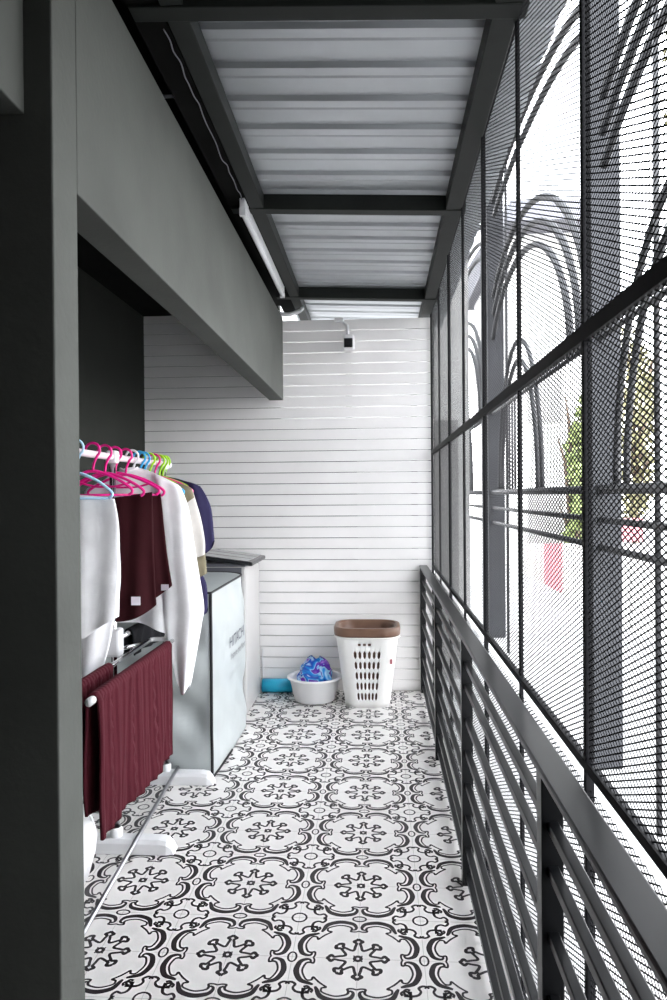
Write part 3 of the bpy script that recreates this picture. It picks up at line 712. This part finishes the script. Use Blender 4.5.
# long white shirt
t = thing('white_shirt', 'long white long-sleeved shirt on white hanger behind maroon shorts', 'shirt', (-1.0, 2.97, .8))
shell('body', M_WCLOTH, 2.97, top=[(-1.26, 1.43), (-1.16, 1.49), (-1.09, 1.525), (-1.03, 1.532), (-.95, 1.505), (-.85, 1.455)], bottom=[(-1.27, .875), (-1.13, .875), (-1.0, .865), (-.90, .83), (-.825, .80)], left=[(-1.26, 1.43), (-1.27, 1.1), (-1.27, .875)], right=[(-.85, 1.455), (-.84, 1.3), (-.83, 1.05), (-.825, .80)], T=.07, folds=2.4, amp=.014, seed=5, parent=t)
shell('sleeve', M_WCLOTH, 2.945, top=[(-.95, 1.505), (-.89, 1.478), (-.835, 1.447)], bottom=[(-.856, .635), (-.835, .585), (-.815, .580), (-.800, .615)], left=[(-.95, 1.505), (-.92, 1.2), (-.91, .90), (-.885, .75), (-.856, .635)], right=[(-.835, 1.447), (-.803, 1.36), (-.782, 1.22), (-.760, 1.07), (-.742, .94), (-.752, .87), (-.766, .79), (-.800, .615)], T=.085, folds=1.5, amp=.012, seed=6, parent=t)
MB().tube(smoothline([(-1.10, 2.955, 1.527), (-1.06, 2.935, 1.515), (-1.02, 2.955, 1.53)], 4), .006, 8).build('collar', M_WCLOTH, t, True)
# olive and cream shirt
t = thing('olive_shirt', 'olive and cream shirt between the white shirt and the navy shirt', 'shirt', (-1.0, 3.2, .9))
shell('body', M_OLIVE, 3.2, top=[(-1.26, 1.42), (-1.12, 1.48), (-1.0, 1.49), (-.86, 1.445)], bottom=[(-1.26, .85), (-1.05, .86), (-.86, .86)], left=[(-1.26, 1.42), (-1.27, 1.1), (-1.26, .85)], right=[(-.86, 1.445), (-.865, 1.2), (-.86, .86)], T=.06, folds=2.2, amp=.010, seed=7, parent=t)
shell('sleeve', M_CREAM, 3.175, top=[(-.925, 1.468), (-.88, 1.455), (-.845, 1.437)], bottom=[(-.872, 1.14), (-.83, 1.13), (-.790, 1.14)], left=[(-.925, 1.468), (-.90, 1.3), (-.872, 1.14)], right=[(-.845, 1.437), (-.808, 1.31), (-.789, 1.2), (-.790, 1.14)], T=.06, folds=1.2, amp=.006, seed=8, parent=t)
shell('shoulder', M_OLIVE, 3.173, top=[(-.930, 1.472), (-.88, 1.459), (-.848, 1.442)], bottom=[(-.915, 1.385), (-.88, 1.37), (-.835, 1.40)], left=[(-.930, 1.472), (-.922, 1.43), (-.915, 1.385)], right=[(-.848, 1.442), (-.84, 1.42), (-.835, 1.40)], T=.066, folds=1.2, amp=.004, seed=8, parent=t)
shell('cuff', M_OLIVE, 3.175, top=[(-.874, 1.15), (-.83, 1.14), (-.788, 1.15)], bottom=[(-.858, 1.02), (-.82, 1.035), (-.781, 1.055)], left=[(-.874, 1.15), (-.866, 1.08), (-.858, 1.02)], right=[(-.788, 1.15), (-.785, 1.1), (-.781, 1.055)], T=.066, folds=1.2, amp=.006, seed=8, parent=t)
# navy shirt
t = thing('navy_shirt', 'purple navy short-sleeved shirt farthest along the rack rail', 'shirt', (-1.0, 3.36, .8))
shell('body', M_NAVY, 3.36, top=[(-1.26, 1.43), (-1.10, 1.49), (-1.0, 1.50), (-.855, 1.455)], bottom=[(-1.26, .80), (-1.0, .81), (-.85, .83), (-.826, .87)], left=[(-1.26, 1.43), (-1.27, 1.1), (-1.26, .80)], right=[(-.855, 1.455), (-.865, 1.1), (-.83, .98), (-.826, .87)], T=.06, folds=2.3, amp=.010, seed=9, parent=t)
shell('sleeve', M_NAVY, 3.34, top=[(-.93, 1.482), (-.88, 1.468), (-.845, 1.447)], bottom=[(-.885, 1.10), (-.85, 1.12), (-.81, 1.15), (-.783, 1.195)], left=[(-.93, 1.482), (-.91, 1.3), (-.885, 1.10)], right=[(-.845, 1.447), (-.818, 1.40), (-.795, 1.33), (-.783, 1.195)], T=.07, folds=1.6, amp=.008, seed=10, parent=t)
